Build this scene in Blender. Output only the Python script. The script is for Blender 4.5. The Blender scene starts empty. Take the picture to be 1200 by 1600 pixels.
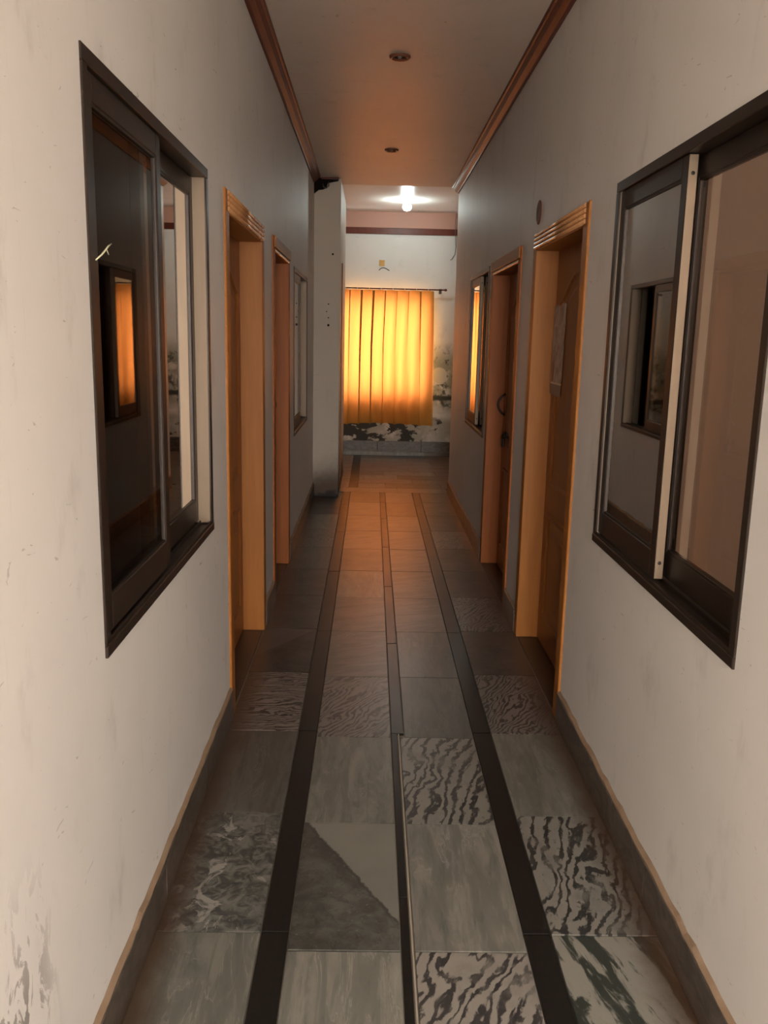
import bpy, bmesh, math, random
from mathutils import Vector, Matrix
random.seed(7)
sc = bpy.context.scene
COL = sc.collection
# ------------------------------------------------------------------ camera
H = 1.63
def cam_basis(y, p, r):
    F = Vector((math.sin(y)*math.cos(p), math.cos(y)*math.cos(p), -math.sin(p)))
    R = Vector((math.cos(y), -math.sin(y), 0)); U = R.cross(F)
    return R*math.cos(r)+U*math.sin(r), U*math.cos(r)-R*math.sin(r), F
R_, U_, F_ = cam_basis(0.0176, 0.1983, 0.0218)
cd = bpy.data.cameras.new('camera'); cam = bpy.data.objects.new('camera', cd); COL.objects.link(cam)
cd.sensor_fit = 'VERTICAL'; cd.sensor_height = 36; cd.lens = 36*1364.5/1600
cd.clip_start = 0.02
cam.matrix_world = Matrix(((R_.x, U_.x, -F_.x, 0), (R_.y, U_.y, -F_.y, 0), (R_.z, U_.z, -F_.z, H), (0, 0, 0, 1)))
sc.camera = cam
# ------------------------------------------------------------------ world and daylight
w = bpy.data.worlds.new('sky'); sc.world = w; w.use_nodes = True
bg = w.node_tree.nodes['Background']
bg.inputs['Color'].default_value = (1.0, 0.90, 0.825, 1); bg.inputs['Strength'].default_value = 29.0
def portal(name, loc, rot, sx, sy):
    l = bpy.data.lights.new(name, 'AREA'); l.shape = 'RECTANGLE'; l.size = sx; l.size_y = sy
    l.cycles.is_portal = True
    o = bpy.data.objects.new(name, l); o.location = loc; o.rotation_euler = rot; COL.objects.link(o)
BACK_Y = -2.1
BO = (-0.18, 0.835, 0.0, 2.75)            # doorway at the corridor's start, behind the camera: x0 x1 z0 z1
WO = (-0.55, 0.77, 0.83, 2.13)           # window opening in the far wall
FAR_Y = 12.16
portal('doorway_daylight', ((BO[0]+BO[1])/2, BACK_Y-0.10, (BO[2]+BO[3])/2), (math.pi/2, 0, 0), BO[1]-BO[0], BO[3]-BO[2])
portal('window_daylight', ((WO[0]+WO[1])/2, FAR_Y+0.16, (WO[2]+WO[3])/2), (-math.pi/2, 0, 0), WO[1]-WO[0], WO[3]-WO[2])
vs = sc.view_settings
vs.view_transform = 'Standard'; vs.look = 'None'; vs.gamma = 1.0; vs.exposure = 0.0; vs.use_curve_mapping = False
sc.cycles.max_bounces = 12; sc.cycles.diffuse_bounces = 7; sc.cycles.glossy_bounces = 6
sc.cycles.transparent_max_bounces = 12; sc.cycles.caustics_reflective = False
sc.cycles.sample_clamp_indirect = 8.0
sc.cycles.use_denoising = True

# ------------------------------------------------------------------ node helper
class Mat:
    def __init__(s, name):
        s.m = bpy.data.materials.new(name); s.m.use_nodes = True
        s.t = s.m.node_tree; s.t.nodes.clear()
        s.out = s.t.nodes.new('ShaderNodeOutputMaterial')
    def n(s, typ, props=None, **ins):
        nd = s.t.nodes.new('ShaderNode'+typ)
        for k, v in (props or {}).items(): setattr(nd, k, v)
        for k, v in ins.items():
            k = k.replace('_', ' ')
            key = int(k[1:]) if k[0] == 'i' and k[1:].isdigit() else k
            sock = nd.inputs[key]
            if isinstance(v, bpy.types.NodeSocket): s.t.links.new(v, sock)
            else:
                if isinstance(v, tuple) and len(v) == 3 and sock.type == 'RGBA': v = v+(1,)
                sock.default_value = v
        return nd
    def math(s, op, a, b=0.0, c=None, clamp=False):
        nd = s.n('Math', {'operation': op, 'use_clamp': clamp}, i0=a, i1=b)
        if c is not None: nd.inputs[2].default_value = c
        return nd.outputs[0]
    def mix(s, f, a, b):
        nd = s.t.nodes.new('ShaderNodeMix'); nd.data_type = 'RGBA'
        for i, v in ((0, f), (6, a), (7, b)):
            if isinstance(v, bpy.types.NodeSocket): s.t.links.new(v, nd.inputs[i])
            else: nd.inputs[i].default_value = v+(1,) if isinstance(v, tuple) else v
        return nd.outputs[2]
    def step(s, v, lo, hi):
        return s.n('MapRange', {'interpolation_type': 'SMOOTHSTEP'}, i0=v, i1=lo, i2=hi, i3=0.0, i4=1.0).outputs[0]
    def noise(s, vec, scale, detail=4.0, rough=0.55, dist=0.0):
        return s.n('TexNoise', None, Vector=vec, Scale=scale, Detail=detail, Roughness=rough, Distortion=dist).outputs[0]
    def scaled(s, vec, sc3, off=None):
        v = s.n('VectorMath', {'operation': 'MULTIPLY'}, i0=vec, i1=sc3).outputs[0]
        if off is not None: v = s.n('VectorMath', {'operation': 'ADD'}, i0=v, i1=off).outputs[0]
        return v
    def pos(s):
        g = s.n('NewGeometry').outputs['Position']
        x = s.n('SeparateXYZ', None, Vector=g).outputs
        return g, x[0], x[1], x[2]
    def bump(s, h, strength=0.2, dist=0.01):
        return s.n('Bump', None, Strength=strength, Distance=dist, Height=h).outputs[0]
    def done(s, col, rough=0.5, spec=0.5, metal=0.0, normal=None, **kw):
        b = s.n('BsdfPrincipled', None, Base_Color=col, Roughness=rough, Metallic=metal)
        b.inputs['Specular IOR Level'].default_value = spec
        if normal is not None: s.t.links.new(normal, b.inputs['Normal'])
        for k, v in kw.items(): b.inputs[k.replace('_', ' ')].default_value = v
        s.t.links.new(b.outputs[0], s.out.inputs[0])
        return s.m
    def surf(s, sock):
        s.t.links.new(sock, s.out.inputs[0]); return s.m

def plain(name, col, rough=0.5, spec=0.5, metal=0.0, var=0.12, scale=12.0):
    m = Mat(name); g, x, y, z = m.pos()
    n = m.noise(g, scale)
    c2 = tuple(max(0, c*(1-var)) for c in col); c1 = tuple(min(1, c*(1+var)) for c in col)
    return m.done(m.mix(n, c2, c1), rough, spec, metal)

# ------------------------------------------------------------------ materials
def wall_material(name, base=(0.80, 0.78, 0.745), kind=None, rough=0.55):
    m = Mat(name); g, x, y, z = m.pos()
    big = m.noise(g, 1.3, 5, 0.6)
    c = m.mix(m.step(big, 0.35, 0.75), base, tuple(b*0.93 for b in base))
    # rubbed grey smudges and faint vertical wipe marks
    sm = m.noise(m.scaled(g, (2.2, 2.2, 1.1)), 2.3, 6, 0.65)
    c = m.mix(m.math('MULTIPLY', m.step(sm, 0.56, 0.76), 0.5), c, (0.50, 0.47, 0.43))
    st = m.noise(m.scaled(g, (9, 9, 0.7)), 3.0, 4, 0.6)
    c = m.mix(m.math('MULTIPLY', m.step(st, 0.62, 0.80), 0.22), c, (0.55, 0.52, 0.47))
    # small scuffs
    sc_ = m.noise(m.scaled(g, (7, 7, 26)), 2.0, 2, 0.5, 1.5)
    c = m.mix(m.math('MULTIPLY', m.step(sc_, 0.718, 0.745), 0.45), c, (0.30, 0.27, 0.24))
    h = m.noise(g, 5.0, 6, 0.6)
    if kind == 'left':
        k = m.noise(m.scaled(g, (6, 6, 2.6)), 3.2, 6, 0.6, 0.8)
        region = m.math('MULTIPLY', m.math('SUBTRACT', 1.0, m.step(y, 1.34, 1.52)), m.math('SUBTRACT', 1.0, m.step(z, 0.40, 0.78)))
        msk = m.math('MULTIPLY', m.step(k, 0.52, 0.56), region)
        c = m.mix(m.math('MULTIPLY', msk, 0.85), c, (0.22, 0.20, 0.18))
        h = m.math('SUBTRACT', h, m.math('MULTIPLY', msk, 0.8))
    if kind == 'far':
        # damp, mould and flaked paint below and beside the curtain
        k = m.noise(g, 5.5, 8, 0.68, 0.5); k2 = m.noise(g, 2.7, 6, 0.65, 0.3)
        low = m.math('SUBTRACT', 1.0, m.step(z, 0.46, 0.58))
        band = m.math('MULTIPLY', m.step(x, 0.72, 0.86), m.math('MULTIPLY', m.step(z, 0.55, 0.75), m.math('SUBTRACT', 1.0, m.step(z, 1.25, 1.62))))
        damp = m.math('MAXIMUM', m.math('MULTIPLY', low, 0.8), band)
        c = m.mix(m.math('MULTIPLY', damp, m.step(k2, 0.30, 0.55)), c, (0.30, 0.31, 0.25))
        c = m.mix(m.math('MULTIPLY', band, m.math('MULTIPLY', m.step(k, 0.53, 0.60), 0.9)), c, (0.055, 0.06, 0.04))
        kl = m.noise(m.scaled(g, (1, 1, 1.7)), 5.0, 7, 0.6, 0.4)
        left_more = m.math('MULTIPLY', m.math('SUBTRACT', 1.0, m.step(x, 0.1, 0.95)), 0.12)
        c = m.mix(m.math('MULTIPLY', low, m.step(m.math('ADD', kl, left_more), 0.56, 0.60)), c, (0.035, 0.032, 0.024))
        # one dark horizontal gash and a flaked pale disc beside the curtain
        gz = m.math('ABSOLUTE', m.math('SUBTRACT', m.math('ADD', z, m.math('MULTIPLY', k, 0.10)), 0.86))
        gash = m.math('MULTIPLY', m.math('SUBTRACT', 1.0, m.step(gz, 0.02, 0.055)), m.step(x, 0.80, 0.88))
        c = m.mix(gash, c, (0.05, 0.055, 0.04))
        dd = m.n('VectorMath', {'operation': 'DISTANCE'}, i0=g, i1=(0.935, FAR_Y, 1.12)).outputs['Value']
        dd = m.math('ADD', dd, m.math('MULTIPLY', k, 0.05))
        c = m.mix(m.math('SUBTRACT', 1.0, m.step(dd, 0.125, 0.14)), c, (0.55, 0.54, 0.47))
        c = m.mix(m.step(z, 3.035, 3.045), c, (0.56, 0.31, 0.24))     # the painted salmon band under the ceiling
        h = m.math('SUBTRACT', h, m.math('MULTIPLY', damp, k))
    if kind == 'pillar':
        # brown splash stain rising from the floor
        k = m.noise(g, 4.0, 6, 0.6)
        v = m.math('ADD', z, m.math('MULTIPLY', k, 0.3))
        c = m.mix(0.5, c, (0.50, 0.43, 0.32))
        c = m.mix(m.math('MULTIPLY', m.math('SUBTRACT', 1.0, m.step(v, 0.24, 0.62)), 0.92), c, (0.075, 0.036, 0.018))
        c = m.mix(m.math('SUBTRACT', 1.0, m.step(v, 0.16, 0.20)), c, (0.02, 0.014, 0.010))
    return m.done(c, rough, 0.28, 0.0, m.bump(h, 0.12, 0.01))
M = {}
M['wall_left'] = wall_material('white_wall_paint_scuffed', kind='left')
M['wall_right'] = wall_material('white_wall_paint', base=(0.77, 0.74, 0.70))
M['wall_far'] = wall_material('white_wall_paint_damp', base=(0.76, 0.75, 0.72), kind='far')
M['pillar'] = wall_material('white_wall_paint_stained', base=(0.70, 0.67, 0.60), kind='pillar')
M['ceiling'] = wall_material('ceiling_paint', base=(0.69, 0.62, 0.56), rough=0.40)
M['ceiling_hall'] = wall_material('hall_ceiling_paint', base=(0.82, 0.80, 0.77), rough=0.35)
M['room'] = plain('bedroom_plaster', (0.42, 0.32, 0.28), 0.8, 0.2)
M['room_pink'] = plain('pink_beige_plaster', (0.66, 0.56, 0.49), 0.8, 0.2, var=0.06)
M['outside'] = plain('courtyard_concrete', (0.42, 0.40, 0.37), 0.9, 0.2, scale=2.0)

def wood(name, light, dark, rough=0.35):
    m = Mat(name); g, x, y, z = m.pos()
    a = m.noise(m.scaled(g, (14, 14, 0.9)), 2.0, 5, 0.6, 0.6)
    b = m.noise(m.scaled(g, (60, 60, 3)), 2.0, 3, 0.6)
    c = m.mix(m.step(a, 0.3, 0.7), light, dark)
    c = m.mix(m.math('MULTIPLY', m.step(b, 0.55, 0.75), 0.25), c, tuple(d*0.7 for d in dark))
    return m.done(c, rough, 0.28, 0.0, m.bump(b, 0.04, 0.004))
M['jamb'] = wood('honey_varnished_wood', (0.37, 0.143, 0.029), (0.32, 0.118, 0.023), 0.46)
M['leaf'] = wood('amber_varnished_door', (0.31, 0.112, 0.028), (0.24, 0.083, 0.020), 0.36)
M['moulding'] = wood('glossy_wood_moulding', (0.52, 0.27, 0.12), (0.42, 0.20, 0.08), 0.22)
M['jamb_red'] = wood('reddish_varnished_wood', (0.34, 0.100, 0.018), (0.28, 0.078, 0.014), 0.50)
M['leaf_red'] = wood('dark_amber_varnished_door', (0.30, 0.10, 0.024), (0.24, 0.075, 0.019), 0.33)
M['cornice'] = wood('brown_painted_cornice', (0.135, 0.028, 0.015), (0.105, 0.021, 0.011), 0.42)

m = Mat('brown_anodised_aluminium'); g, x, y, z = m.pos()
n = m.noise(m.scaled(g, (20, 20, 2)), 3.0, 4)
M['alu'] = m.done(m.mix(n, (0.022, 0.015, 0.011), (0.038, 0.026, 0.019)), 0.40, 0.32, 0.2)
m = Mat('brown_aluminium_lit'); g, x, y, z = m.pos()
n = m.noise(m.scaled(g, (20, 20, 2)), 3.0, 4)
M['alu_lit'] = m.done(m.mix(n, (0.22, 0.165, 0.11), (0.28, 0.21, 0.145)), 0.45, 0.4, 0.2)  # paler copy of the brown aluminium: daylight on its faces put into colour
M['gasket'] = plain('black_rubber_gasket', (0.015, 0.013, 0.012), 0.6)
M['steel'] = plain('dull_steel', (0.35, 0.34, 0.32), 0.35, 0.5, 0.9)
M['dark_metal'] = plain('dark_bronze_metal', (0.035, 0.022, 0.017), 0.35, 0.5, 0.6)
def glass(name, tint, ior):
    m = Mat(name)
    g, x, y, z = m.pos()
    fr = m.n('Fresnel', None, IOR=ior).outputs[0]
    fr2 = m.math('MULTIPLY', fr, 1.15, clamp=True)
    tr = m.n('BsdfTransparent', None, Color=tint).outputs[0]
    gl = m.n('BsdfGlossy', None, Color=(1, 0.97, 0.93), Roughness=0.015).outputs[0]
    return m.surf(m.n('MixShader', None, i0=fr2, i1=tr, i2=gl).outputs[0])
M['glass'] = glass('brown_tinted_glass', (0.56, 0.48, 0.42), 1.52)
M['glass_clear'] = glass('clear_window_glass', (0.92, 0.93, 0.92), 1.3)

def marble(name, light, dark, kind, rough=0.27, rot=0.0):
    m = Mat(name)
    oc = m.n('TexCoord').outputs['Object']
    rnd = m.n('ObjectInfo').outputs['Random']
    off = m.n('CombineXYZ', None, X=m.math('MULTIPLY', rnd, 31.0), Y=m.math('MULTIPLY', rnd, 17.0), Z=m.math('MULTIPLY', rnd, 7.0)).outputs[0]
    v = m.n('VectorMath', {'operation': 'ADD'}, i0=oc, i1=off).outputs[0]
    v = m.n('VectorRotate', {'rotation_type': 'Z_AXIS'}, Vector=v, Angle=rot).outputs[0]
    light = tuple(q*0.60 for q in light); dark = tuple(q*0.60 for q in dark)
    mid = tuple((a+b)/2 for a, b in zip(light, dark))
    def streak():
        a = m.noise(m.scaled(v, (8.0, 1.5, 1)), 1.5, 7, 0.62, 1.0)
        b = m.noise(m.scaled(v, (22, 4.0, 1)), 1.5, 6, 0.65, 0.7)
        d = m.noise(v, 3.2, 6, 0.6, 0.8)
        c = m.mix(m.step(a, 0.36, 0.64), light, mid)
        c = m.mix(m.math('MULTIPLY', m.step(b, 0.50, 0.70), 0.5), c, dark)
        c = m.mix(m.math('MULTIPLY', m.step(b, 0.46, 0.32), 0.35), c, tuple(min(1, q*1.35) for q in light))
        vein = m.math('SUBTRACT', 1.0, m.step(m.math('ABSOLUTE', m.math('SUBTRACT', a, 0.5)), 0.004, 0.016))
        c = m.mix(m.math('MULTIPLY', m.math('MULTIPLY', vein, m.step(d, 0.48, 0.6)), 0.6), c, tuple(min(1, q*1.5) for q in light))
        return m.mix(m.math('MULTIPLY', m.step(d, 0.52, 0.72), 0.5), c, mid)
    def speck():
        a = m.noise(v, 7.0, 8, 0.7, 0.3); b = m.noise(v, 70.0, 4, 0.7); e = m.noise(v, 24.0, 5, 0.7, 0.8)
        c = m.mix(m.step(a, 0.36, 0.70), dark, mid)
        c = m.mix(m.math('MULTIPLY', m.step(e, 0.52, 0.66), 0.55), c, tuple(q*0.6 for q in dark))
        return m.mix(m.math('MULTIPLY', m.step(b, 0.60, 0.70), 0.7), c, light)
    def zebra(freq=150.0, warp=34.0, sx=2.6, sy=1.3):
        n1 = m.noise(m.scaled(v, (sx, sy, 1)), 2.4, 3.0, 0.5, 0.5)
        n2 = m.noise(m.scaled(v, (sx*4, sy*4, 1)), 2.6, 5, 0.6, 0.8)
        xx = m.n('SeparateXYZ', None, Vector=v).outputs[0]
        ph = m.math('ADD', m.math('MULTIPLY', xx, freq), m.math('ADD', m.math('MULTIPLY', n1, warp), m.math('MULTIPLY', n2, 9.0)))
        a = m.noise(v, 4.5, 5, 0.6); e = m.noise(m.scaled(v, (sx*2, sy, 1)), 11.0, 6, 0.65, 0.6)
        wv = m.math('ADD', m.math('SINE', ph), m.math('MULTIPLY', m.math('SUBTRACT', e, 0.5), 3.4))
        c = m.mix(m.step(wv, -0.75, 0.15), dark, light)
        c = m.mix(m.math('MULTIPLY', m.step(n2, 0.55, 0.75), 0.4), c, mid)
        return m.mix(m.math('MULTIPLY', m.step(a, 0.52, 0.66), 0.7), c, m.mix(e, mid, light))
    if kind == 'streak': c = streak()
    elif kind == 'speck': c = speck()
    elif kind == 'zebra': c = zebra()
    elif kind == 'zebra_fine': c = zebra(260.0, 52.0, 3.4, 1.3)
    elif kind == 'bold': c = zebra(46.0, 9.0, 2.6, 0.6)
    elif kind == 'blotch':
        a = m.noise(m.scaled(v, (1.7, 1, 1)), 7.5, 6, 0.62, 1.4); b = m.noise(v, 24.0, 4, 0.65, 1.0)
        c = m.mix(m.step(b, 0.36, 0.66), dark, mid)
        c = m.mix(m.step(a, 0.56, 0.62), c, light)
    elif kind.startswith('split'):
        s = m.n('SeparateXYZ', None, Vector=oc).outputs
        k = m.noise(oc, 16.0, 5, 0.7)
        sgn, kx, off_ = {'split': (1, 1.75, 0.06), 'splitb': (1, -1.5, 0.10)}[kind]
        d = m.math('ADD', m.math('ADD', m.math('MULTIPLY', s[0], kx), s[1]), m.math('MULTIPLY', m.math('SUBTRACT', k, 0.5), 0.10))
        f = m.step(d, off_-0.008, off_+0.008)
        edge = m.math('SUBTRACT', 1.0, m.step(m.math('ABSOLUTE', m.math('SUBTRACT', d, off_)), 0.004, 0.018))
        c = m.mix(f, speck(), m.mix(m.step(m.noise(v, 3, 4), 0.3, 0.7), light, tuple(l*0.8 for l in light)))
        c = m.mix(m.math('MULTIPLY', edge, 0.8), c, (0.035, 0.033, 0.03))
    # brown dirt trodden in along the skirting
    g, x, y, z = m.pos()
    k = m.noise(g, 9.0, 5, 0.65)
    dl = m.math('MINIMUM', m.math('ADD', x, 0.569), m.math('SUBTRACT', 0.829, x))
    dirt = m.math('SUBTRACT', 1.0, m.step(m.math('ADD', dl, m.math('MULTIPLY', m.math('SUBTRACT', k, 0.5), 0.10)), 0.0, 0.12))
    c = m.mix(m.math('MULTIPLY', dirt, 0.85), c, (0.070, 0.038, 0.020))
    rr = m.math('ADD', m.math('MULTIPLY', m.noise(g, 6.0, 5, 0.6), 0.10), rough+0.015)
    hgt = m.noise(g, 3.5, 3, 0.5)
    b = m.n('BsdfPrincipled', None, Base_Color=c, Roughness=rr, Normal=m.bump(hgt, 0.05, 0.01))
    b.inputs['Specular IOR Level'].default_value = 0.42
    return m.surf(b.outputs[0])
LG, DG = (0.36, 0.355, 0.31), (0.055, 0.058, 0.052)
M['streak'] = marble('grey_green_streaked_marble', (0.31, 0.31, 0.265), (0.10, 0.11, 0.095), 'streak')
M['streak_light'] = marble('pale_streaked_marble', (0.40, 0.39, 0.34), (0.11, 0.12, 0.105), 'streak')
M['streak_dark'] = marble('dark_grey_marble', (0.17, 0.17, 0.15), (0.06, 0.065, 0.058), 'streak')
M['zebra'] = marble('zebra_veined_marble', (0.46, 0.43, 0.38), (0.075, 0.07, 0.07), 'zebra', rot=0.45)
M['zebra_v'] = marble('wavy_veined_marble', (0.36, 0.35, 0.31), (0.055, 0.055, 0.052), 'zebra', rot=0.3)
M['zebra_h'] = marble('fine_cross_veined_marble', (0.33, 0.30, 0.265), (0.05, 0.046, 0.043), 'zebra_fine', rot=1.45)
M['zebra_f'] = marble('fine_veined_marble', (0.28, 0.265, 0.24), (0.06, 0.056, 0.055), 'zebra_fine', rot=0.5)
M['bold'] = marble('broad_striped_marble', (0.42, 0.41, 0.36), (0.05, 0.062, 0.05), 'bold', rot=-0.25)
M['blotch'] = marble('white_blotched_marble', (0.46, 0.45, 0.40), (0.075, 0.085, 0.078), 'blotch')
M['split'] = marble('half_dark_marble', (0.34, 0.34, 0.295), (0.075, 0.075, 0.066), 'split')
M['splitb'] = marble('dark_marble_pale_corner', (0.20, 0.185, 0.165), (0.035, 0.033, 0.032), 'splitb')
M['speck'] = marble('dark_flecked_marble', (0.22, 0.20, 0.18), (0.055, 0.052, 0.048), 'speck')
M['warm'] = marble('brownish_marble', (0.27, 0.235, 0.20), (0.10, 0.08, 0.07), 'streak', rot=1.2)
M['warm_b'] = marble('brown_grey_marble', (0.22, 0.195, 0.17), (0.075, 0.062, 0.055), 'speck')
m = Mat('black_granite'); g, x, y, z = m.pos()
n = m.noise(g, 60, 4, 0.6); n2 = m.noise(g, 5, 4)
b = m.n('BsdfPrincipled', None, Base_Color=m.mix(n, (0.007, 0.006, 0.0055), (0.019, 0.017, 0.015)), Roughness=m.math('ADD', m.math('MULTIPLY', n2, 0.10), 0.285))
b.inputs['Specular IOR Level'].default_value = 0.22
M['black'] = m.surf(b.outputs[0])
m = Mat('beige_grout'); g, x, y, z = m.pos()
M['grout'] = m.done(m.mix(m.noise(g, 20, 5), (0.36, 0.31, 0.24), (0.24, 0.20, 0.155)), 0.8, 0.2)
m = Mat('skirting_marble'); g, x, y, z = m.pos()
a = m.noise(m.scaled(g, (3, 3, 6)), 3.0, 7, 0.65, 1.5)
c = m.mix(m.step(a, 0.3, 0.7), (0.050, 0.040, 0.032), (0.130, 0.108, 0.088))
M['skirting'] = m.done(m.mix(m.math('MULTIPLY', m.math('SUBTRACT', 1.0, m.step(m.math('ADD', z, m.math('MULTIPLY', a, 0.05)), 0.015, 0.075)), 0.8), c, (0.075, 0.04, 0.022)), 0.35, 0.4)
m = Mat('ochre_stained_mortar'); g, x, y, z = m.pos()
M['mortar'] = m.done(m.mix(m.noise(g, 14, 6, 0.65), (0.20, 0.125, 0.07), (0.36, 0.27, 0.19)), 0.7, 0.2)
M['pale_fill'] = plain('pale_filler_marble', (0.40, 0.36, 0.29), 0.4)
m = Mat('orange_curtain_cloth'); g, x, y, z = m.pos()
wv = m.noise(m.scaled(g, (90, 90, 4)), 3.0, 3)
d = m.n('BsdfDiffuse', None, Color=m.mix(wv, (0.78, 0.42, 0.095), (0.68, 0.35, 0.075))).outputs[0]
t = m.n('BsdfTranslucent', None, Color=m.mix(wv, (0.285, 0.090, 0.0205), (0.25, 0.076, 0.017))).outputs[0]
M['curtain'] = m.surf(m.n('MixShader', None, i0=0.55, i1=d, i2=t).outputs[0])
m = Mat('lit_bulb'); M['bulb'] = m.surf(m.n('Emission', None, Color=(0.86, 1.0, 0.95), Strength=190.0).outputs[0])
M['white_plastic'] = plain('white_plastic', (0.7, 0.7, 0.68), 0.4)
M['brown_ring'] = plain('brown_varnished_ring', (0.16, 0.055, 0.03), 0.25)
M['hole_shade'] = plain('dark_hole_shade', (0.012, 0.008, 0.006), 0.9, 0.1)  # near-black that stands in for the shade inside gaps and holes
M['maroon'] = plain('maroon_primer', (0.12, 0.035, 0.025), 0.6)
M['wire'] = plain('grey_cable', (0.16, 0.15, 0.14), 0.5)
M['wire_black'] = plain('black_cable', (0.02, 0.018, 0.016), 0.5)
M['tape'] = plain('ochre_paper_tape', (0.62, 0.36, 0.11), 0.7)
M['straw'] = plain('dry_straw', (0.62, 0.62, 0.42), 0.6)
m = Mat('torn_silver_paper'); g, x, y, z = m.pos()
a = m.noise(g, 14, 6, 0.65, 0.8)
c = m.mix(m.step(a, 0.38, 0.66), (0.42, 0.39, 0.37), (0.16, 0.12, 0.105))
c = m.mix(m.math('SUBTRACT', 1.0, m.step(z, 1.408, 1.414)), c, (0.10, 0.085, 0.075))
line = m.math('SUBTRACT', 1.0, m.step(m.math('ABSOLUTE', m.math('SUBTRACT', z, 1.414)), 0.003, 0.006))
M['poster'] = m.done(m.mix(line, c, (0.6, 0.56, 0.5)), 0.3, 0.5)

# ------------------------------------------------------------------ mesh helpers
def bx(bm, x0, x1, y0, y1, z0, z1, bevel=0.0):
    x0, x1 = min(x0, x1), max(x0, x1); y0, y1 = min(y0, y1), max(y0, y1)
    v = [bm.verts.new(p) for p in ((x0,y0,z0),(x1,y0,z0),(x1,y1,z0),(x0,y1,z0),(x0,y0,z1),(x1,y0,z1),(x1,y1,z1),(x0,y1,z1))]
    fs = [bm.faces.new([v[i] for i in f]) for f in ((0,3,2,1),(4,5,6,7),(0,1,5,4),(1,2,6,5),(2,3,7,6),(3,0,4,7))]
    if bevel:
        es = list({e for f in fs for e in f.edges})
        bmesh.ops.bevel(bm, geom=es, offset=bevel, segments=1, affect='EDGES', profile=0.5)
def tube(bm, pts, r, seg=8):
    pts = [Vector(p) for p in pts]; rings = []
    for i, p in enumerate(pts):
        d = (pts[min(i+1, len(pts)-1)]-pts[max(i-1, 0)]).normalized()
        a = d.orthogonal().normalized() if i == 0 else (rings[-1][1]-d*rings[-1][1].dot(d)).normalized()
        b = d.cross(a); rr = r[i] if isinstance(r, (list, tuple)) else r
        rings.append(([bm.verts.new(p+(a*math.cos(2*math.pi*k/seg)+b*math.sin(2*math.pi*k/seg))*rr) for k in range(seg)], a))
    for (A, _), (B, _) in zip(rings, rings[1:]):
        for k in range(seg): bm.faces.new((A[k], A[(k+1) % seg], B[(k+1) % seg], B[k])).smooth = True
    bm.faces.new(rings[0][0][::-1]); bm.faces.new(rings[-1][0])
def lathe(bm, prof, c, seg=28, axis='Z'):
    def P(r, t, k):
        a = 2*math.pi*k/seg; u, v = r*math.cos(a), r*math.sin(a)
        return (c[0]+u, c[1]+v, c[2]+t) if axis == 'Z' else ((c[0]+t, c[1]+u, c[2]+v) if axis == 'X' else (c[0]+u, c[1]+t, c[2]+v))
    rings = [[bm.verts.new(P(max(r, 1e-4), t, k)) for k in range(seg)] for r, t in prof]
    for A, B in zip(rings, rings[1:]):
        for k in range(seg): bm.faces.new((A[k], A[(k+1) % seg], B[(k+1) % seg], B[k])).smooth = True
    for rg in (rings[0], rings[-1]):
        if (Vector(rg[0].co)-Vector(rg[seg//2].co)).length > 0.001: bm.faces.new(rg)
def prism(bm, poly, to3, t0, t1):
    A = [bm.verts.new(to3(a, b, t0)) for a, b in poly]; B = [bm.verts.new(to3(a, b, t1)) for a, b in poly]
    n = len(poly)
    bm.faces.new(A); bm.faces.new(B[::-1])
    for i in range(n): bm.faces.new((A[i], B[i], B[(i+1) % n], A[(i+1) % n]))
def obj(name, bm, mat, parent=None, label=None, cat=None, group=None, kind=None, loc=None):
    bmesh.ops.recalc_face_normals(bm, faces=bm.faces[:])
    me = bpy.data.meshes.new(name)
    if loc is not None: bmesh.ops.translate(bm, verts=bm.verts[:], vec=-Vector(loc))
    bm.to_mesh(me); bm.free(); me.materials.append(mat)
    o = bpy.data.objects.new(name, me); COL.objects.link(o)
    if loc is not None: o.location = loc
    if parent is not None:
        o.parent = parent; bpy.context.view_layer.update() if False else None
        o.matrix_parent_inverse = Matrix.Translation(-Vector(parent.location))
    tag(o, label, cat, group, kind); return o
def tag(o, label=None, cat=None, group=None, kind=None):
    if label: o['label'] = label
    if cat: o['category'] = cat
    if group: o['group'] = group
    if kind: o['kind'] = kind
def empty(name, loc, label, cat, group=None, kind=None):
    o = bpy.data.objects.new(name, None); COL.objects.link(o); o.location = loc; o.empty_display_size = 0.1
    tag(o, label, cat, group, kind); return o
def box_obj(name, mat, b, parent=None, bevel=0.0, **kw):
    bm = bmesh.new(); bx(bm, *b, bevel=bevel); return obj(name, bm, mat, parent, **kw)

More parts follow.
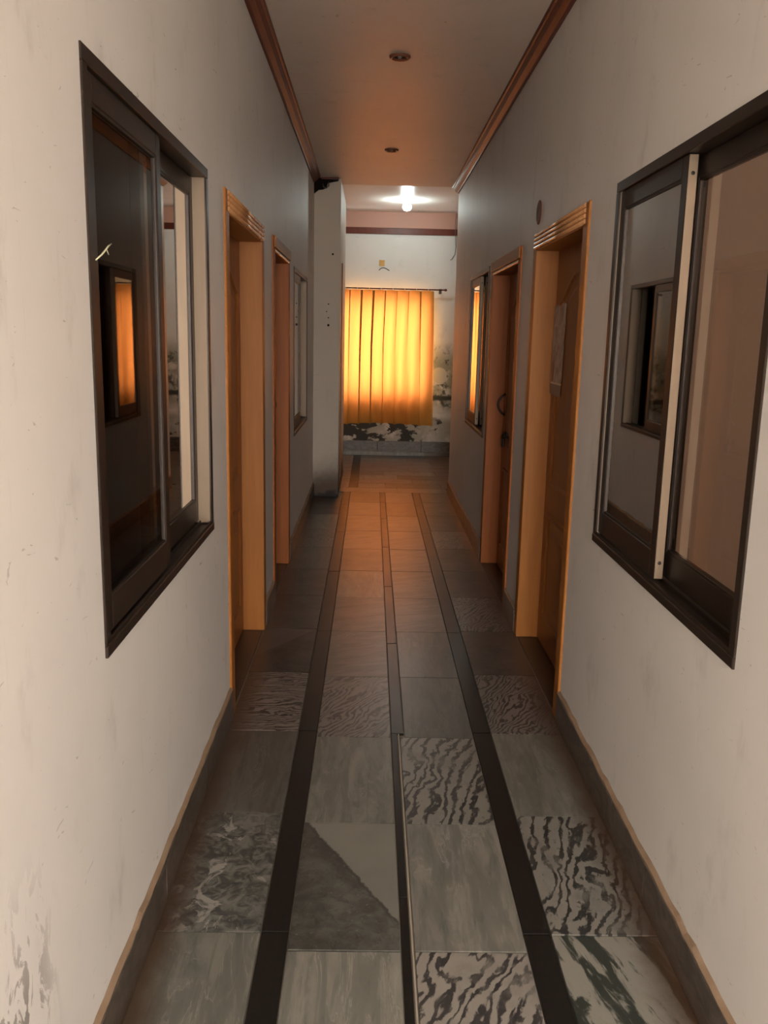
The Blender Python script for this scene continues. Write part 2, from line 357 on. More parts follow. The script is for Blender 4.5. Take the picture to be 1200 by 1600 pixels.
def wall_with_holes(to3, ulim, zlim, thick, holes):
    us = sorted({*ulim, *[h[0] for h in holes], *[h[1] for h in holes]}); zs = sorted({*zlim, *[h[2] for h in holes], *[h[3] for h in holes]})
    us = [u for u in us if ulim[0] <= u <= ulim[1]]; zs = [z for z in zs if zlim[0] <= z <= zlim[1]]
    def solid(i, j):
        if i < 0 or j < 0 or i >= len(us)-1 or j >= len(zs)-1: return False
        cu, cz = (us[i]+us[i+1])/2, (zs[j]+zs[j+1])/2
        return not any(h[0] < cu < h[1] and h[2] < cz < h[3] for h in holes)
    bm = bmesh.new(); vs_ = {}
    def V(i, j, k):
        if (i, j, k) not in vs_: vs_[i, j, k] = bm.verts.new(to3(us[i], zs[j], k*thick))
        return vs_[i, j, k]
    for i in range(len(us)-1):
        for j in range(len(zs)-1):
            if not solid(i, j): continue
            bm.faces.new((V(i,j,0), V(i+1,j,0), V(i+1,j+1,0), V(i,j+1,0)))
            bm.faces.new((V(i,j,1), V(i,j+1,1), V(i+1,j+1,1), V(i+1,j,1)))
            if not solid(i-1, j): bm.faces.new((V(i,j,0), V(i,j+1,0), V(i,j+1,1), V(i,j,1)))
            if not solid(i+1, j): bm.faces.new((V(i+1,j,0), V(i+1,j,1), V(i+1,j+1,1), V(i+1,j+1,0)))
            if not solid(i, j-1): bm.faces.new((V(i,j,0), V(i,j,1), V(i+1,j,1), V(i+1,j,0)))
            if not solid(i, j+1): bm.faces.new((V(i,j+1,0), V(i+1,j+1,0), V(i+1,j+1,1), V(i,j+1,1)))
    return bm

# ------------------------------------------------------------------ layout
XL, XR, TH = -0.583, 0.843, 0.15
ZC, ZC2 = 3.11, 3.255
END_Y = 9.20; PIL = (-0.583, -0.325, 8.87, 10.5)
WIN = {1: ('L', 1.858, 3.197, 0.910, 2.184), 2: ('L', 6.625, 7.961, 0.871, 2.121),
       3: ('R', 1.877, 3.175, 0.899, 2.167), 4: ('R', 6.525, 7.752, 0.899, 2.147)}
DOOR = {1: ('L', 3.540, 4.760, 2.181), 2: ('L', 5.215, 6.222, 2.189), 3: ('R', 3.550, 4.720, 2.167), 4: ('R', 5.120, 6.340, 2.152)}
SX = {'L': lambda d: XL-d, 'R': lambda d: XR+d}
def holes(side):
    return [(v[1], v[2], v[3], v[4]) for v in WIN.values() if v[0] == side] + [(v[1], v[2], -0.02, v[3]) for v in DOOR.values() if v[0] == side]
S = 'structure'
obj('wall_left', wall_with_holes(lambda u, z, t: (XL-t, u, z), (BACK_Y, END_Y), (-0.02, ZC), TH, holes('L')), M['wall_left'],
    label='long white painted corridor wall on the left with two doors', cat='wall', kind=S)
obj('wall_right', wall_with_holes(lambda u, z, t: (XR+t, u, z), (BACK_Y, END_Y), (-0.02, ZC), TH, holes('R')), M['wall_right'],
    label='long white painted corridor wall on the right with postered door', cat='wall', kind=S)
obj('wall_back', wall_with_holes(lambda u, z, t: (u, BACK_Y-t, z), (XL-TH, XR+TH), (-0.02, ZC), TH, [(BO[0], BO[1], BO[2], BO[3])]), M['wall_right'],
    label='white wall with open doorway behind the viewer at corridor start', cat='wall', kind=S)
obj('wall_far', wall_with_holes(lambda u, z, t: (u, FAR_Y+t, z), (-2.35, 2.55), (-0.02, ZC2), TH, [WO]), M['wall_far'],
    label='damp mould-stained white end wall behind the orange curtain', cat='wall', kind=S)
pier = box_obj('wall_pillar', M['pillar'], (PIL[0], PIL[1], PIL[2], PIL[3], -0.02, ZC-0.001), label='stained beige wall pier jutting out at end of left wall', cat='pillar', kind=S)
box_obj('wall_hall_front_left', M['wall_right'], (-2.35, XL-TH, END_Y-0.15, END_Y, -0.02, ZC2), label='hall wall turning left behind the beige pier', cat='wall', kind=S)
box_obj('wall_hall_front_right', M['wall_right'], (XR+TH, 2.55, END_Y-0.15, END_Y, -0.02, ZC2), label='hall wall turning right where the right corridor wall ends', cat='wall', kind=S)
box_obj('wall_hall_left', M['wall_right'], (-2.5, -2.35, END_Y-0.15, FAR_Y+0.15, -0.02, ZC2), label='left side wall of the hall at corridor end', cat='wall', kind=S)
box_obj('wall_hall_right', M['wall_right'], (2.55, 2.7, END_Y-0.15, FAR_Y+0.15, -0.02, ZC2), label='right side wall of the hall at corridor end', cat='wall', kind=S)
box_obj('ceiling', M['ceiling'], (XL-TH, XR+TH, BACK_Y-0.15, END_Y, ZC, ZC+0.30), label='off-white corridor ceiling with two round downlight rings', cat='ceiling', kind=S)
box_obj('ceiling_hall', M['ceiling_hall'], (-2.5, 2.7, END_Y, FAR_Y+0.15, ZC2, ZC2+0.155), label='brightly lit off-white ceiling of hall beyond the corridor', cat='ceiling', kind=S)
# dark bedrooms behind the windows
def room(name, x0, x1, y0, y1, z1, mat, label):
    bm = bmesh.new(); t = 0.1; back = x0 if abs(x0) > abs(x1) else x1; s = -1 if back < 0 else 1
    bx(bm, back, back+s*t, y0-t, y1+t, -0.02, z1+t)
    xa, xb = min(x0, x1), max(x0, x1)
    bx(bm, xa, xb, y0-t, y0, -0.02, z1+t); bx(bm, xa, xb, y1, y1+t, -0.02, z1+t); bx(bm, xa, xb, y0, y1, z1, z1+t)
    obj(name, bm, mat, label=label, cat='wall', kind=S)
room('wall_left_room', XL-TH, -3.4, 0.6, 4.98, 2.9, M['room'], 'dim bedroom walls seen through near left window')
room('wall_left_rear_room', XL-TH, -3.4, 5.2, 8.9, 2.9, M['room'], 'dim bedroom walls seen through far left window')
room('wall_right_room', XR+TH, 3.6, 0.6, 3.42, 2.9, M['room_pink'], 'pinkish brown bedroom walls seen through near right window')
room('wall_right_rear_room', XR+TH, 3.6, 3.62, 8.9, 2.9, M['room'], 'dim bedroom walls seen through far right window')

# ------------------------------------------------------------------ floor
floor = box_obj('floor', M['grout'], (-3.6, 3.8, BACK_Y-0.15, FAR_Y+0.15, -0.14, -0.010), label='grey marble tiled corridor floor with black inlaid strips', cat='floor', kind=S)
box_obj('ground', M['outside'], (-9, 9, -12, BACK_Y-0.15, -0.16, -0.02), label='concrete courtyard ground outside the doorway behind the viewer', cat='ground', kind=S)
tile_cache = {}
def tile(x0, x1, y0, y1, mat, name='tile', z=0.0, tilt=0.0016):
    g = 0.0016; x0 += g; x1 -= g; y0 += g; y1 -= g
    key = (round(x1-x0, 3), round(y1-y0, 3), mat)
    if key not in tile_cache:
        bm = bmesh.new(); bx(bm, -(x1-x0)/2, (x1-x0)/2, -(y1-y0)/2, (y1-y0)/2, -0.016, 0, bevel=0.0012)
        bmesh.ops.recalc_face_normals(bm, faces=bm.faces[:])
        me = bpy.data.meshes.new(name); bm.to_mesh(me); bm.free(); me.materials.append(M[mat]); tile_cache[key] = me
    o = bpy.data.objects.new(name, tile_cache[key]); COL.objects.link(o)
    o.location = ((x0+x1)/2, (y0+y1)/2, z+random.uniform(-0.0006, 0.0004))
    o.rotation_euler = (random.uniform(-tilt, tilt), random.uniform(-tilt, tilt), 0)
    o.parent = floor
    return o
XA, XB, XC, XD, XE, XF = -0.279, -0.200, 0.109, 0.145, 0.453, 0.531
FL0, FL1, FEND = XL+0.004, XR-0.004, 9.17
rows_c = [-0.5, 0.15, 0.80, 1.44, 2.081, 2.715, 3.369, 4.022, 4.69, 5.335, 5.985, 6.63, 7.28, 7.93, 8.58, FEND]
rows_s = [-0.42, 0.22, 0.87, 1.51, 2.153, 2.773, 3.415, 4.068, 4.72, 5.37, 6.02, 6.67, 7.32, 7.97, 8.62, FEND]
cl = {3: 'streak_light', 4: 'split', 5: 'streak', 6: 'zebra_f', 7: 'warm', 8: 'warm'}
cr = {3: 'zebra', 4: 'streak_light', 5: 'zebra_v', 6: 'streak_dark', 7: 'streak_dark', 8: 'warm'}
sl = {3: 'streak', 4: 'blotch', 5: 'streak_dark', 6: 'zebra_h', 7: 'splitb', 8: 'speck', 9: 'warm_b', 10: 'streak_dark', 11: 'zebra_f', 12: 'streak'}
sr = {3: 'bold', 4: 'zebra_v', 5: 'streak', 6: 'zebra_f', 7: 'warm_b', 8: 'zebra_f', 9: 'speck', 10: 'warm_b', 11: 'zebra_f', 12: 'warm_b'}
for i in range(len(rows_c)-1):
    a, b = rows_c[i], rows_c[i+1]
    far = random.choice(['warm', 'warm', 'warm_b', 'streak'])
    tile(XB, XC, a, b, cl.get(i, far)); tile(XD if a < 3.36 else XC+0.0555, XE, a, b, cr.get(i, random.choice(['warm', 'warm', 'warm_b'])))
    a, b = rows_s[i], rows_s[i+1]
    tile(FL0, XA, a, b if i < len(rows_s)-2 else 8.86, sl.get(i, 'warm_b')); tile(XF, FL1, a, b, sr.get(i, 'warm_b'))
ys = [-0.4, 0.88, 2.154, 3.42, 4.69, 5.96, 7.23, 8.45, FEND]
for a, b in zip(ys, ys[1:]):
    tile(XA, XB, a, b, 'black', 'inlay_strip'); tile(XE, XF, a, b+0.0, 'black', 'inlay_strip')
yc = [-0.3, 1.0, 2.313, 3.405]
for a, b in zip(yc, yc[1:]): tile(XC, XC+0.0275, a, b, 'black', 'inlay_strip')
yc = [3.405, 4.50, 5.6, 6.7, 7.8, 8.6, FEND]
for a, b in zip(yc, yc[1:]): tile(XC, XC+0.0550, a, b, 'black', 'inlay_strip')
tile(XC+0.0275, XD, -0.3, 3.405, 'pale_fill', 'filler_strip', tilt=0) if 'pale_fill' in M else None
# threshold slabs and the hall's narrow tiles
for a, b in ((PIL[1]+0.004, 0.30), (0.30, XR-0.004)): tile(a, b, FEND, 9.45, 'warm', 'threshold_slab')
y = 9.45; k = 0
tile(-0.225, -0.125, 9.45, FAR_Y-0.03, 'black', 'inlay_strip')
hall_mats = ['warm', 'warm_b', 'streak', 'warm', 'speck', 'streak_dark', 'warm', 'zebra_f']
while y < FAR_Y-0.06:
    y2 = min(y+0.30, FAR_Y-0.03)
    tile(-0.325 if y < PIL[3] else -0.9, -0.225, y if y >= PIL[3] or y2 <= PIL[3] else y, y2, 'warm', 'tile')
    x = -0.125; first = 0.30+0.31*((k*2) % 3)*0.5
    while x < 2.5:
        x2 = min(x+(first if x == -0.125 else 0.62), 2.55)
        tile(x, x2, y, y2, random.choice(hall_mats), 'tile'); x = x2
    y = y2; k += 1
for n_, d_ in DOOR.items():          # marble sill slabs in the door recesses
    s = SX[d_[0]]; tile(min(s(0.0), s(0.112)), max(s(0.0), s(0.112)), d_[1]+0.082, d_[2]-0.082, 'speck', 'threshold_slab', tilt=0)

# ------------------------------------------------------------------ baseboards
def skirting(side, name, label):
    rt = empty(name, (SX[side](0), 4.0, 0), label, 'baseboard', kind=S)
    gaps = sorted([(v[1], v[2]) for v in DOOR.values() if v[0] == side]); s = SX[side]
    spans = []; y = BACK_Y
    for a, b in gaps: spans.append((y, a)); y = b
    spans.append((y, PIL[2] if side == 'L' else END_Y))
    for a, b in spans:
        n = max(1, round((b-a)/0.62)); st = (b-a)/n
        for i in range(n):
            hgt = 0.128+random.uniform(-0.003, 0.003)
            bm = bmesh.new(); bx(bm, s(0), s(-0.015), a+i*st+0.001, a+(i+1)*st-0.001, 0.0, hgt, bevel=0.002)
            obj('skirting_tile', bm, M['skirting'], rt)
        bm = bmesh.new()      # uneven mortar line along the top
        nn = max(2, int((b-a)/0.06)); A = []
        for i in range(nn+1):
            yy = a+(b-a)*i/nn; e = random.uniform(-0.003, 0.004)
            A.append([bm.verts.new((s(q), yy, zz)) for q, zz in ((0.0, 0.124), (-0.012, 0.124), (-0.013+e*0.3, 0.132+e), (0.0, 0.141+1.5*e))])
        for P, Q in zip(A, A[1:]):
            for k in range(3): bm.faces.new((P[k], P[k+1], Q[k+1], Q[k]))
        obj('mortar_line', bm, M['mortar'], rt)
skirting('L', 'baseboard_left', 'marble skirting along the left wall with ochre mortar line')
skirting('R', 'baseboard_right', 'marble skirting along the right wall with ochre mortar line')
bf = empty('baseboard_far', (0, FAR_Y, 0), 'grey marble skirting with ledge under the orange curtain', 'baseboard', kind=S)
for i in range(8):
    x0 = -2.35+i*0.6125
    box_obj('skirting_tile', M['skirting'], (x0+0.001, x0+0.6115, FAR_Y-0.018, FAR_Y, 0.05, 0.20), bf, bevel=0.003)
box_obj('skirting_ledge', M['streak'], (-2.35, 2.55, FAR_Y-0.05, FAR_Y, 0.0, 0.052), bf, bevel=0.003)
# pier has a narrow wooden bead down its inner edge
box_obj('trim_1', M['leaf_red'], (PIL[1], PIL[1]+0.012, 9.30, 9.36, 0.13, 2.36), bevel=0.003, label='thin dark wooden strip on side of the beige pier', cat='trim', kind=S)

# ------------------------------------------------------------------ cornices
def cornice(name, side, y0, y1, label):
    s = SX[side]
    prof = [(0, 3.050), (-0.012, 3.050), (-0.016, 3.056), (-0.022, 3.060), (-0.040, 3.072), (-0.052, 3.086), (-0.056, 3.092), (-0.064, 3.096), (-0.068, 3.102), (-0.070, ZC), (0, ZC)]
    bm = bmesh.new(); A = [bm.verts.new((s(d), y0, z)) for d, z in prof]; B = [bm.verts.new((s(d), y1, z)) for d, z in prof]
    n = len(prof)
    for i in range(n): bm.faces.new((A[i], B[i], B[(i+1) % n], A[(i+1) % n]))
    bm.faces.new(A); bm.faces.new(B[::-1])
    obj(name, bm, M['cornice'], label=label, cat='cornice', kind=S)
cornice('trim_2', 'L', BACK_Y, 8.74, 'brown ridged cornice along the top of the left wall')
cornice('trim_3', 'R', BACK_Y, END_Y, 'brown ridged cornice along the top of the right wall')
box_obj('trim_4', M['cornice'], (-2.35, 2.55, FAR_Y-0.02, FAR_Y, 2.968, 3.05), bevel=0.004, label='brown moulding strip below the salmon band on end wall', cat='cornice', kind=S)
# broken cornice corner over the pier, with a black slab painting the gap's shade and loose wires
bm = bmesh.new()
pts = [(-0.583, 3.109), (-0.345, 3.109), (-0.352, 3.085), (-0.415, 3.072), (-0.455, 3.062), (-0.465, 3.02), (-0.50, 3.004), (-0.54, 3.0), (-0.583, 2.965)]
prism(bm, pts, lambda a, b, t: (a, 8.74+t, b), 0.10, 0.128)
cav = obj('cornice_gap_shade', bm, M['hole_shade'], label='broken cornice corner above the beige pier, gap shade painted black', cat='cornice')
box_obj('splintered_board', M['cornice'], (-0.51, -0.35, 8.80, 8.86, 3.090, 3.109), cav)
bm = bmesh.new(); tube(bm, [(-0.50, 8.85, 3.06), (-0.49, 8.80, 3.02), (-0.465, 8.79, 3.005), (-0.44, 8.80, 3.03), (-0.445, 8.83, 3.07)], 0.006)
wires = obj('loose_wire', bm, M['wire'], label='loose grey cable loop hanging from the broken cornice corner', cat='cable')

# ------------------------------------------------------------------ windows
def make_window(no, label, pale=False):
    side, y0, y1, z0, z1 = WIN[no]; s = SX[side]
    rt = empty('window_%d' % no, (s(0.0), (y0+y1)/2, z0), label, 'window', kind=S)
    t = 0.034; A = M['alu']
    box_obj('frame_head', A, (s(-0.005), s(0.090), y0, y1, z1-t, z1), rt, bevel=0.002)
    bm = bmesh.new(); bx(bm, s(-0.007), s(0.090), y0, y1, z0, z0+t-0.006, bevel=0.002)
    for d in (-0.003, 0.036, 0.082): bx(bm, s(d), s(d+0.004), y0+t, y1-t, z0+t-0.006, z0+t+0.006)
    obj('frame_sill', bm, A, rt)
    for a in (y0, y1-t):
        bm = bmesh.new(); bx(bm, s(-0.005), s(0.090), a, a+t, z0+t-0.006, z1-t, bevel=0.002)
        j = obj('frame_jamb', bm, A, rt)
        e = a+t if a == y0 else a-0.0015     # thin sheet giving the jamb's inner face its lit, paler colour
        box_obj('jamb_lit_sheet', M['alu_lit'], (s(0.002), s(0.086), e, e+0.0015, z0+t, z1-t), j)
    ym = (y0+y1)/2+(-0.03 if side == 'L' else 0.0); ov = 0.035
    spans = [(y0+t+0.002, ym+ov, 0.004 if side == 'L' else 0.044), (ym-ov, y1-t-0.002, 0.044 if side == 'L' else 0.004)]
    if no == 2: spans = [(y0+t+0.002, ym+ov, 0.004), (y0+t+0.002, ym+ov-0.004, 0.044)]     # both sashes slid to the near half
    if no == 4: spans = [(ym-ov, y1-t-0.002, 0.004), (ym-ov+0.004, y1-t-0.002, 0.044)]     # both sashes slid to the far half
    for a, b, d in spans:
        zb, zt = z0+t+0.008, z1-t-0.001; sw, rb, rtp = 0.046, 0.080, 0.058; dd = 0.028
        bm = bmesh.new()
        bx(bm, s(d), s(d+dd), a, a+sw, zb, zt, bevel=0.002); bx(bm, s(d), s(d+dd), b-sw, b, zb, zt, bevel=0.002)
        bx(bm, s(d), s(d+dd), a+sw, b-sw, zb, zb+rb, bevel=0.002); bx(bm, s(d), s(d+dd), a+sw, b-sw, zt-rtp, zt, bevel=0.002)
        sash = obj('sash', bm, A, rt)
        bm = bmesh.new(); ga, gb, gz0, gz1 = a+sw, b-sw, zb+rb, zt-rtp; k = 0.006
        for q in ((ga, ga+k, gz0, gz1), (gb-k, gb, gz0, gz1), (ga+k, gb-k, gz0, gz0+k), (ga+k, gb-k, gz1-k, gz1)): bx(bm, s(d+0.003), s(d+0.022), *q)
        obj('glazing_bead', bm, M['alu'], sash)
        bm = bmesh.new(); q = s(d+0.008)
        v = [bm.verts.new(p) for p in ((q, ga, gz0), (q, gb, gz0), (q, gb, gz1), (q, ga, gz1))]; bm.faces.new(v)
        obj('glass_pane', bm, M['glass'], sash)
        box_obj('end_lit_sheet', M['alu_lit'], (s(d+0.002), s(d+dd-0.002), a-0.0012, a, zb+0.002, zt-0.002), sash)  # thin sheet carrying the lit tone of the sash end
        if side == 'R':
            for zz in (zb+0.05, zt-0.05):
                bm = bmesh.new(); lathe(bm, [(0.0055, -0.0026), (0.0045, -0.0034), (0.0, -0.0036)], (s(d+dd/2), a, zz), 10, 'Y')
                obj('screw', bm, M['gasket'], sash)
    return rt
make_window(1, 'dark sliding window in left wall nearest the viewer')
make_window(2, 'slid-open window on left wall beside the beige pier')
make_window(3, 'dark framed sliding window in right wall nearest the viewer')
make_window(4, 'sliding window on right wall mirroring the orange curtain')
# hall window behind the curtain
wf = empty('window_5', ((WO[0]+WO[1])/2, FAR_Y, WO[2]), 'bright hall window hidden behind the orange curtain', 'window', kind=S)
for b in ((WO[0], WO[0]+0.04, WO[2], WO[3]), (WO[1]-0.04, WO[1], WO[2], WO[3])): box_obj('frame_jamb', M['alu'], (b[0], b[1], FAR_Y+0.06, FAR_Y+0.12, b[2], b[3]), wf)
for b in ((WO[2], WO[2]+0.04), (WO[3]-0.04, WO[3])): box_obj('frame_rail', M['alu'], (WO[0]+0.04, WO[1]-0.04, FAR_Y+0.06, FAR_Y+0.12, b[0], b[1]), wf)
bm = bmesh.new(); v = [bm.verts.new(p) for p in ((WO[0]+0.04, FAR_Y+0.09, WO[2]+0.04), (WO[1]-0.04, FAR_Y+0.09, WO[2]+0.04), (WO[1]-0.04, FAR_Y+0.09, WO[3]-0.04), (WO[0]+0.04, FAR_Y+0.09, WO[3]-0.04))]; bm.faces.new(v)
obj('glass_pane', bm, M['glass_clear'], wf)

# ------------------------------------------------------------------ doors
def panel_poly(y0, y1, z0, z1, arch):
    p = [(y0, z0), (y1, z0)]
    if arch:
        for i in range(13):
            f = i/12; yy = y1+(y0-y1)*f
            p.append((yy, z1-arch+arch*math.sin(math.pi*f)**1.6))
    else: p += [(y1, z1), (y0, z1)]
    return p
def make_door(no, label, fluted, red, hardware):
    side, y0, y1, zt = DOOR[no]; s = SX[side]; fw, fh = 0.080, 0.090
    J, L = (M['jamb_red'], M['leaf_red']) if red else (M['jamb'], M['leaf'])
    rt = empty('door_%d' % no, (s(0.0), (y0+y1)/2, 0), label, 'door', kind=S)
    for a in (y0, y1-fw): box_obj('jamb', J, (s(-0.010), s(0.148), a, a+fw, 0.0, zt), rt, bevel=0.003)
    hd = box_obj('header', J, (s(-0.008), s(0.148), y0+fw, y1-fw, zt-fh, zt), rt, bevel=0.003)
    if fluted:
        for k in range(4):
            zc = zt-fh+0.016+k*0.0205
            bm = bmesh.new(); n = 7
            A = [[bm.verts.new((s(-0.008-0.011*math.sin(math.pi*i/(n-1))), yy, zc-0.009*math.cos(math.pi*i/(n-1)))) for i in range(n)] for yy in (y0+fw*0.55, y1-fw*0.55)]
            for i in range(n-1): bm.faces.new((A[0][i], A[1][i], A[1][i+1], A[0][i+1])).smooth = True
            bm.faces.new(A[0]); bm.faces.new(A[1][::-1])
            obj('moulding_ridge', bm, M['moulding'], hd)
    else:
        box_obj('moulding_board', M['jamb'], (s(-0.020), s(-0.008), y0+0.02, y1-0.02, zt-fh+0.022, zt-0.004), hd, bevel=0.003)
        box_obj('moulding_lip', M['moulding'], (s(-0.014), s(-0.008), y0+fw, y1-fw, zt-fh+0.002, zt-fh+0.016), hd, bevel=0.002)
    la, lb = y0+fw-0.004, y1-fw+0.004; ld = 0.108; ltop = zt-fh+0.004
    leaf = box_obj('leaf', L, (s(ld), s(ld+0.036), la, lb, 0.006, ltop), rt, bevel=0.002)
    for pz0, pz1, ar in ((0.16, 0.74, 0.0), (0.88, ltop-0.12, 0.13)):
        bm = bmesh.new(); poly = panel_poly(la+0.13, lb-0.13, pz0, pz1, ar)
        cy = (la+lb)/2; cz = (pz0+pz1)/2
        def ring(k): return [(cy+(a-cy)*k[0], cz+(b-cz)*k[1]) for a, b in poly]
        wy, wz = (lb-la-0.26)/2, (pz1-pz0)/2
        lv = []
        for inset, d in ((0.0, ld), (0.006, ld-0.010), (0.022, ld-0.012), (0.034, ld-0.003), (0.075, ld-0.003), (0.10, ld-0.010)):
            lv.append([bm.verts.new((s(d), a, b)) for a, b in ring((1-inset/wy, 1-inset/wz))])
        for A, B in zip(lv, lv[1:]):
            for i in range(len(poly)): bm.faces.new((A[i], A[(i+1) % len(poly)], B[(i+1) % len(poly)], B[i]))
        bm.faces.new(lv[-1])
        obj('panel', bm, L, leaf)
    if hardware:
        hy, hz, py, pz = hardware
        bm = bmesh.new()
        tube(bm, [(s(ld-0.05*math.sin(math.pi*i/10)**0.7), hy, hz-0.075+0.15*i/10) for i in range(11)], 0.008)
        for zz in (hz-0.075, hz+0.075): lathe(bm, [(0.018, 0.0), (0.018, 0.004), (0.0, 0.006)], (s(ld), hy, zz), 12, 'X')
        obj('handle', bm, M['dark_metal'], leaf)
        bm = bmesh.new(); bx(bm, s(ld), s(ld-0.012), py-0.07, py+0.05, pz+0.03, pz+0.065, bevel=0.003); bx(bm, s(ld), s(ld-0.028), py-0.015, py+0.015, pz+0.025, pz+0.07, bevel=0.003)
        hp = obj('hasp', bm, M['dark_metal'], leaf)
        bm = bmesh.new(); q = s(ld-0.030)
        tube(bm, [(q, py+0.016*math.cos(a), pz+0.03+0.028*math.sin(a)) for a in [math.pi*i/8 for i in range(9)]], 0.0045)
        bx(bm, s(ld-0.020), s(ld-0.042), py-0.026, py+0.026, pz-0.035, pz+0.028, bevel=0.005)
        obj('padlock', bm, M['dark_metal'], leaf)
    return rt
make_door(1, 'honey wooden panel door with ridged header on left wall', True, False, None)
make_door(2, 'reddish wooden door with pull handle on left wall', False, True, (5.90, 1.165, 5.93, 0.93))
make_door(3, 'honey wooden panel door with torn silver poster on right wall', True, False, None)
make_door(4, 'reddish wooden door with padlock on right wall', False, True, (6.20, 1.175, 6.03, 0.93))

# ------------------------------------------------------------------ curtain, rod
def make_curtain():
    root = empty('curtain', (0.1, FAR_Y-0.115, 0.44), 'orange backlit cloth curtain hanging over the hall window', 'curtain')
    bm = bmesh.new(); p = 0.158; x0, x1 = -0.70, 0.79; ns, nz = 260, 26; rows = []
    for j in range(nz+1):
        f = j/nz; z = 2.243-(2.243-0.442)*f; row = []
        flare = 1+0.048*f
        for i in range(ns+1):
            u = (x0+(x1-x0)*i/ns); ph = 2*math.pi*(u-x0)/p + 0.9*math.sin(3.1*u+1.0)*min(1, f*2.5)
            am = (0.020+0.012*math.sin(5.3*u))*(0.75+0.5*f); bb = 0.041*(0.95-0.25*f+0.25*math.sin(7*u+2))
            x = u*flare+bb*math.sin(ph)
            y = FAR_Y-0.115+am*math.cos(ph)+0.007*math.sin(2.0*ph+3*f)+0.004*math.sin(9*f+11*u)
            zz = z+(0.012*math.sin(4.2*u+1)+0.006*math.cos(ph) if j == nz else 0)-(0.006*(1-math.cos(ph)) if j == 0 else 0)
            row.append(bm.verts.new((x, y, zz)))
        rows.append(row)
    for A, B in zip(rows, rows[1:]):
        for i in range(ns): bm.faces.new((A[i], A[i+1], B[i+1], B[i])).smooth = True
    obj('cloth', bm, M['curtain'], root)
    n = int((x1-x0)/p)+1
    for i in range(n):
        xx = x0+p*i+0.02
        bm = bmesh.new(); tube(bm, [(xx+0.0, FAR_Y-0.115+0.016*math.cos(a), 2.256+0.016*math.sin(a)) for a in [2*math.pi*k/12+0.3 for k in range(12)]], 0.003, 6)
        obj('curtain_ring', bm, M['white_plastic'], root)
make_curtain()
rod = empty('curtain_rod', (0.1, FAR_Y-0.115, 2.258), 'thin dark brown rod carrying the orange curtain', 'curtain rod')
bm = bmesh.new(); tube(bm, [(-0.80, FAR_Y-0.115, 2.258), (0.96, FAR_Y-0.115, 2.256)], 0.009, 10); obj('pole', bm, M['cornice'], rod)
bm = bmesh.new(); lathe(bm, [(0.009, 0), (0.016, 0.004), (0.018, 0.02), (0.012, 0.034), (0.0, 0.04)], (0.955, FAR_Y-0.115, 2.256), 12, 'X'); obj('finial', bm, M['cornice'], rod)
for xx in (-0.75, 0.91):
    bm = bmesh.new(); bx(bm, xx-0.008, xx+0.008, FAR_Y-0.12, FAR_Y, 2.236, 2.248); bx(bm, xx-0.018, xx+0.018, FAR_Y-0.006, FAR_Y, 2.21, 2.275); obj('bracket', bm, M['dark_metal'], rod)

# ------------------------------------------------------------------ ceiling lamp and downlights
LX, LY = 0.395, 11.1
lamp = empty('ceiling_lamp', (LX, LY, ZC2), 'glowing white bulb in holder on the hall ceiling', 'lamp')
bm = bmesh.new(); lathe(bm, [(0.0, 0), (0.045, 0), (0.045, -0.008), (0.030, -0.014), (0.022, -0.018), (0.022, -0.030), (0.0, -0.030)], (LX, LY, ZC2), 24); obj('holder', bm, M['white_plastic'], lamp)
bm = bmesh.new(); lathe(bm, [(0.0, -0.030), (0.014, -0.030), (0.024, -0.036), (0.042, -0.050), (0.052, -0.070), (0.052, -0.090), (0.042, -0.110), (0.022, -0.123), (0.0, -0.126)], (LX, LY, ZC2), 24); obj('bulb', bm, M['bulb'], lamp)
def downlight(x, y, label):
    o = empty('downlight', (x, y, ZC), label, 'downlight', 'round downlights in the corridor ceiling')
    bm = bmesh.new(); lathe(bm, [(0.058, 0.0), (0.057, -0.006), (0.050, -0.013), (0.042, -0.012), (0.036, -0.006), (0.034, -0.001)], (x, y, ZC), 32); obj('trim_ring', bm, M['brown_ring'], o)
    bm = bmesh.new(); lathe(bm, [(0.036, -0.0035), (0.020, -0.002), (0.0, -0.002)], (x, y, ZC), 24); obj('recess_shade_disc', bm, M['hole_shade'], o)  # flat dark disc colours in the shade of the recessed cup
    bm = bmesh.new(); lathe(bm, [(0.012, -0.002), (0.013, -0.006), (0.008, -0.011), (0.0, -0.012)], (x, y, ZC), 16); obj('lamp_capsule', bm, M['steel'], o)
downlight(0.122, 5.09, 'larger-looking brown unlit downlight ring nearer the viewer')
downlight(0.130, 7.49, 'smaller-looking brown unlit downlight ring nearer the lit bulb')

# ------------------------------------------------------------------ small things
bm = bmesh.new()   # poster on door 3
pd = XR+0.108-0.0135
poly = [(4.605, 1.358), (4.600, 1.60), (4.592, 1.80), (4.50, 1.803), (4.47, 1.797), (4.40, 1.812), (4.325, 1.806), (4.330, 1.74), (4.322, 1.70), (4.336, 1.55), (4.340, 1.42), (4.352, 1.354), (4.45, 1.350)]
prism(bm, poly, lambda a, b, t: (pd+t, a, b), -0.0012, 0.0)
pos_ = obj('poster', bm, M['poster'], label='torn silver-grey poster stuck on the right honey door', cat='poster')
bm = bmesh.new(); prism(bm, [(4.575, 1.425), (4.535, 1.425), (4.520, 1.50), (4.545, 1.56), (4.562, 1.50)], lambda a, b, t: (pd+t, a, b), -0.0022, -0.0013)
obj('torn_patch', bm, M['leaf'], pos_)
bm = bmesh.new(); lathe(bm, [(0.060, 0.0), (0.060, -0.004), (0.052, -0.007), (0.030, -0.004), (0.0, -0.004)], (XR, 4.665, 2.268), 24, 'X')
obj('junction_box_cover', bm, M['maroon'], label='round maroon junction box cover above the right honey door', cat='wall plate')
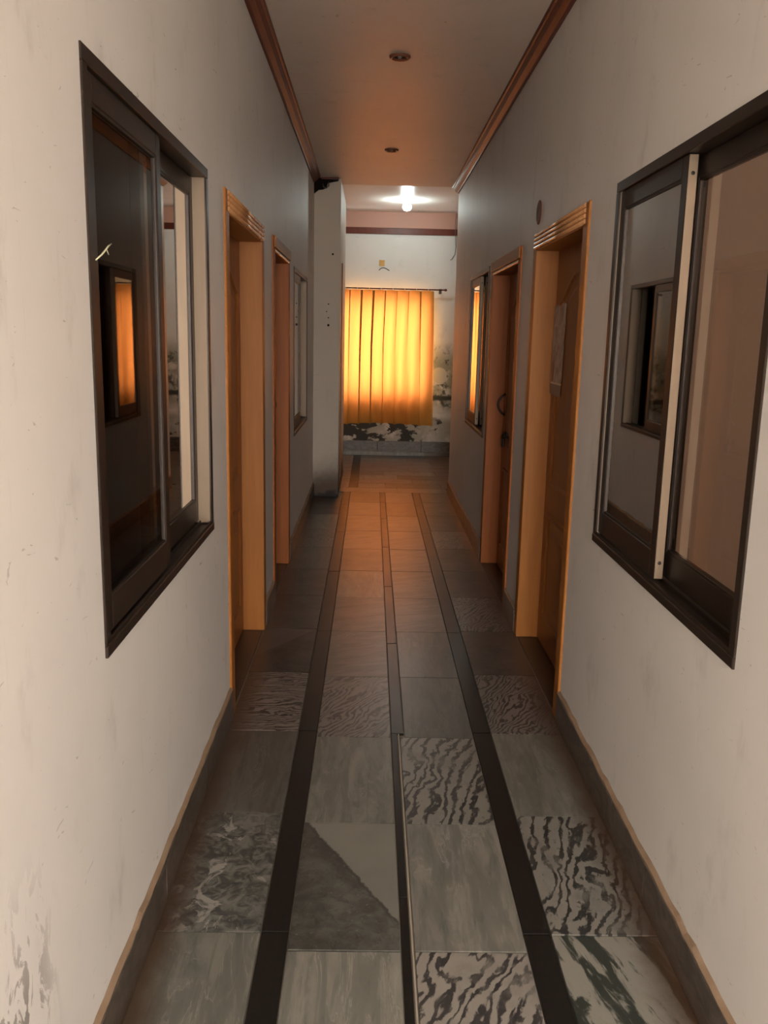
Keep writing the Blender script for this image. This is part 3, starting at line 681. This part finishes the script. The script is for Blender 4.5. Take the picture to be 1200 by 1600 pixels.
bm = bmesh.new(); tube(bm, [(XL+0.012, 1.872, 1.772), (XL+0.016, 1.90, 1.785), (XL+0.02, 1.935, 1.805), (XL+0.022, 1.952, 1.812)], [0.0015, 0.002, 0.002, 0.001]); tube(bm, [(XL+0.018, 1.925, 1.80), (XL+0.02, 1.935, 1.788)], 0.0012)
obj('straw', bm, M['straw'], label='pale dry straw sticking out of near left window frame', cat='straw')
box_obj('tape_patch', M['tape'], (0.075, 0.150, FAR_Y-0.002, FAR_Y, 2.555, 2.635), label='small ochre tape patch on end wall above the curtain', cat='tape')
bm = bmesh.new(); tube(bm, [(0.075+0.14*i/8, FAR_Y-0.004, 2.50+0.035*math.sin(math.pi*(i/8)**0.8)) for i in range(9)], 0.005)
obj('hook_wire', bm, M['wire_black'], label='short curved black wire on end wall below the tape', cat='wire')
bm = bmesh.new(); tube(bm, [(1.085, FAR_Y-0.03, 3.25), (1.078, FAR_Y-0.03, 3.10), (1.086, FAR_Y-0.028, 2.95), (1.098, FAR_Y-0.01, 2.82), (1.09, FAR_Y-0.01, 2.73), (1.05, FAR_Y-0.01, 2.665), (1.03, FAR_Y-0.01, 2.655)], 0.0045, 6)
obj('hanging_cable', bm, M['wire'], label='thin grey cable hanging down the end wall near ceiling', cat='cable')

# added, unseen fill light brightening the bedroom behind the near right window
tl = empty('room_fill_light', (2.2, 0.62, 2.3), 'added unseen fill light on bedroom wall behind the near right window', 'lamp')
box_obj('fill_batten', M['white_plastic'], (1.6, 2.8, 0.60, 0.64, 2.28, 2.33), tl, bevel=0.004)
m = Mat('fill_light_glow'); M['tube'] = m.surf(m.n('Emission', None, Color=(1.0, 0.88, 0.76), Strength=112.0).outputs[0])
bm = bmesh.new(); tube(bm, [(1.62, 0.665, 2.27), (2.78, 0.665, 2.27)], 0.014, 10); obj('fill_tube', bm, M['tube'], tl)

# dull curtain drawn behind the slid-open far left window
bm = bmesh.new(); nn = 60; A = []
for i in range(nn+1):
    yy = 6.50+1.60*i/nn; xx = XL-0.24+0.03*math.sin(i*0.95)+0.012*math.sin(i*0.41)
    A.append((bm.verts.new((xx, yy, 2.26)), bm.verts.new((xx+0.004*math.sin(i), yy, 0.70))))
for P, Q in zip(A, A[1:]): bm.faces.new((P[0], Q[0], Q[1], P[1])).smooth = True
cur = empty('curtain', (XL-0.24, 7.3, 0.70), 'dull brown curtain behind the slid-open left window by the pier', 'curtain')
obj('cloth', bm, plain('brown_curtain_cloth', (0.16, 0.10, 0.08), 0.9, 0.1), cur)
bm = bmesh.new(); tube(bm, [(XL-0.24, 6.45, 2.27), (XL-0.24, 8.15, 2.27)], 0.01); obj('pole', bm, M['dark_metal'], cur)

for x_, z_, r_ in ((-0.399, 2.408, 0.010), (-0.437, 1.932, 0.007), (-0.455, 1.86, 0.006), (-0.437, 1.80, 0.007), (-0.437, 1.728, 0.012)):
    bm = bmesh.new(); lathe(bm, [(r_, 0.0), (r_*0.9, -0.003), (0.0, -0.004)], (x_, PIL[2], z_), 8, 'Y'); obj('nail_hole_dot', bm, M['hole_shade'], pier)  # raised black discs paint the dark of small nail holes
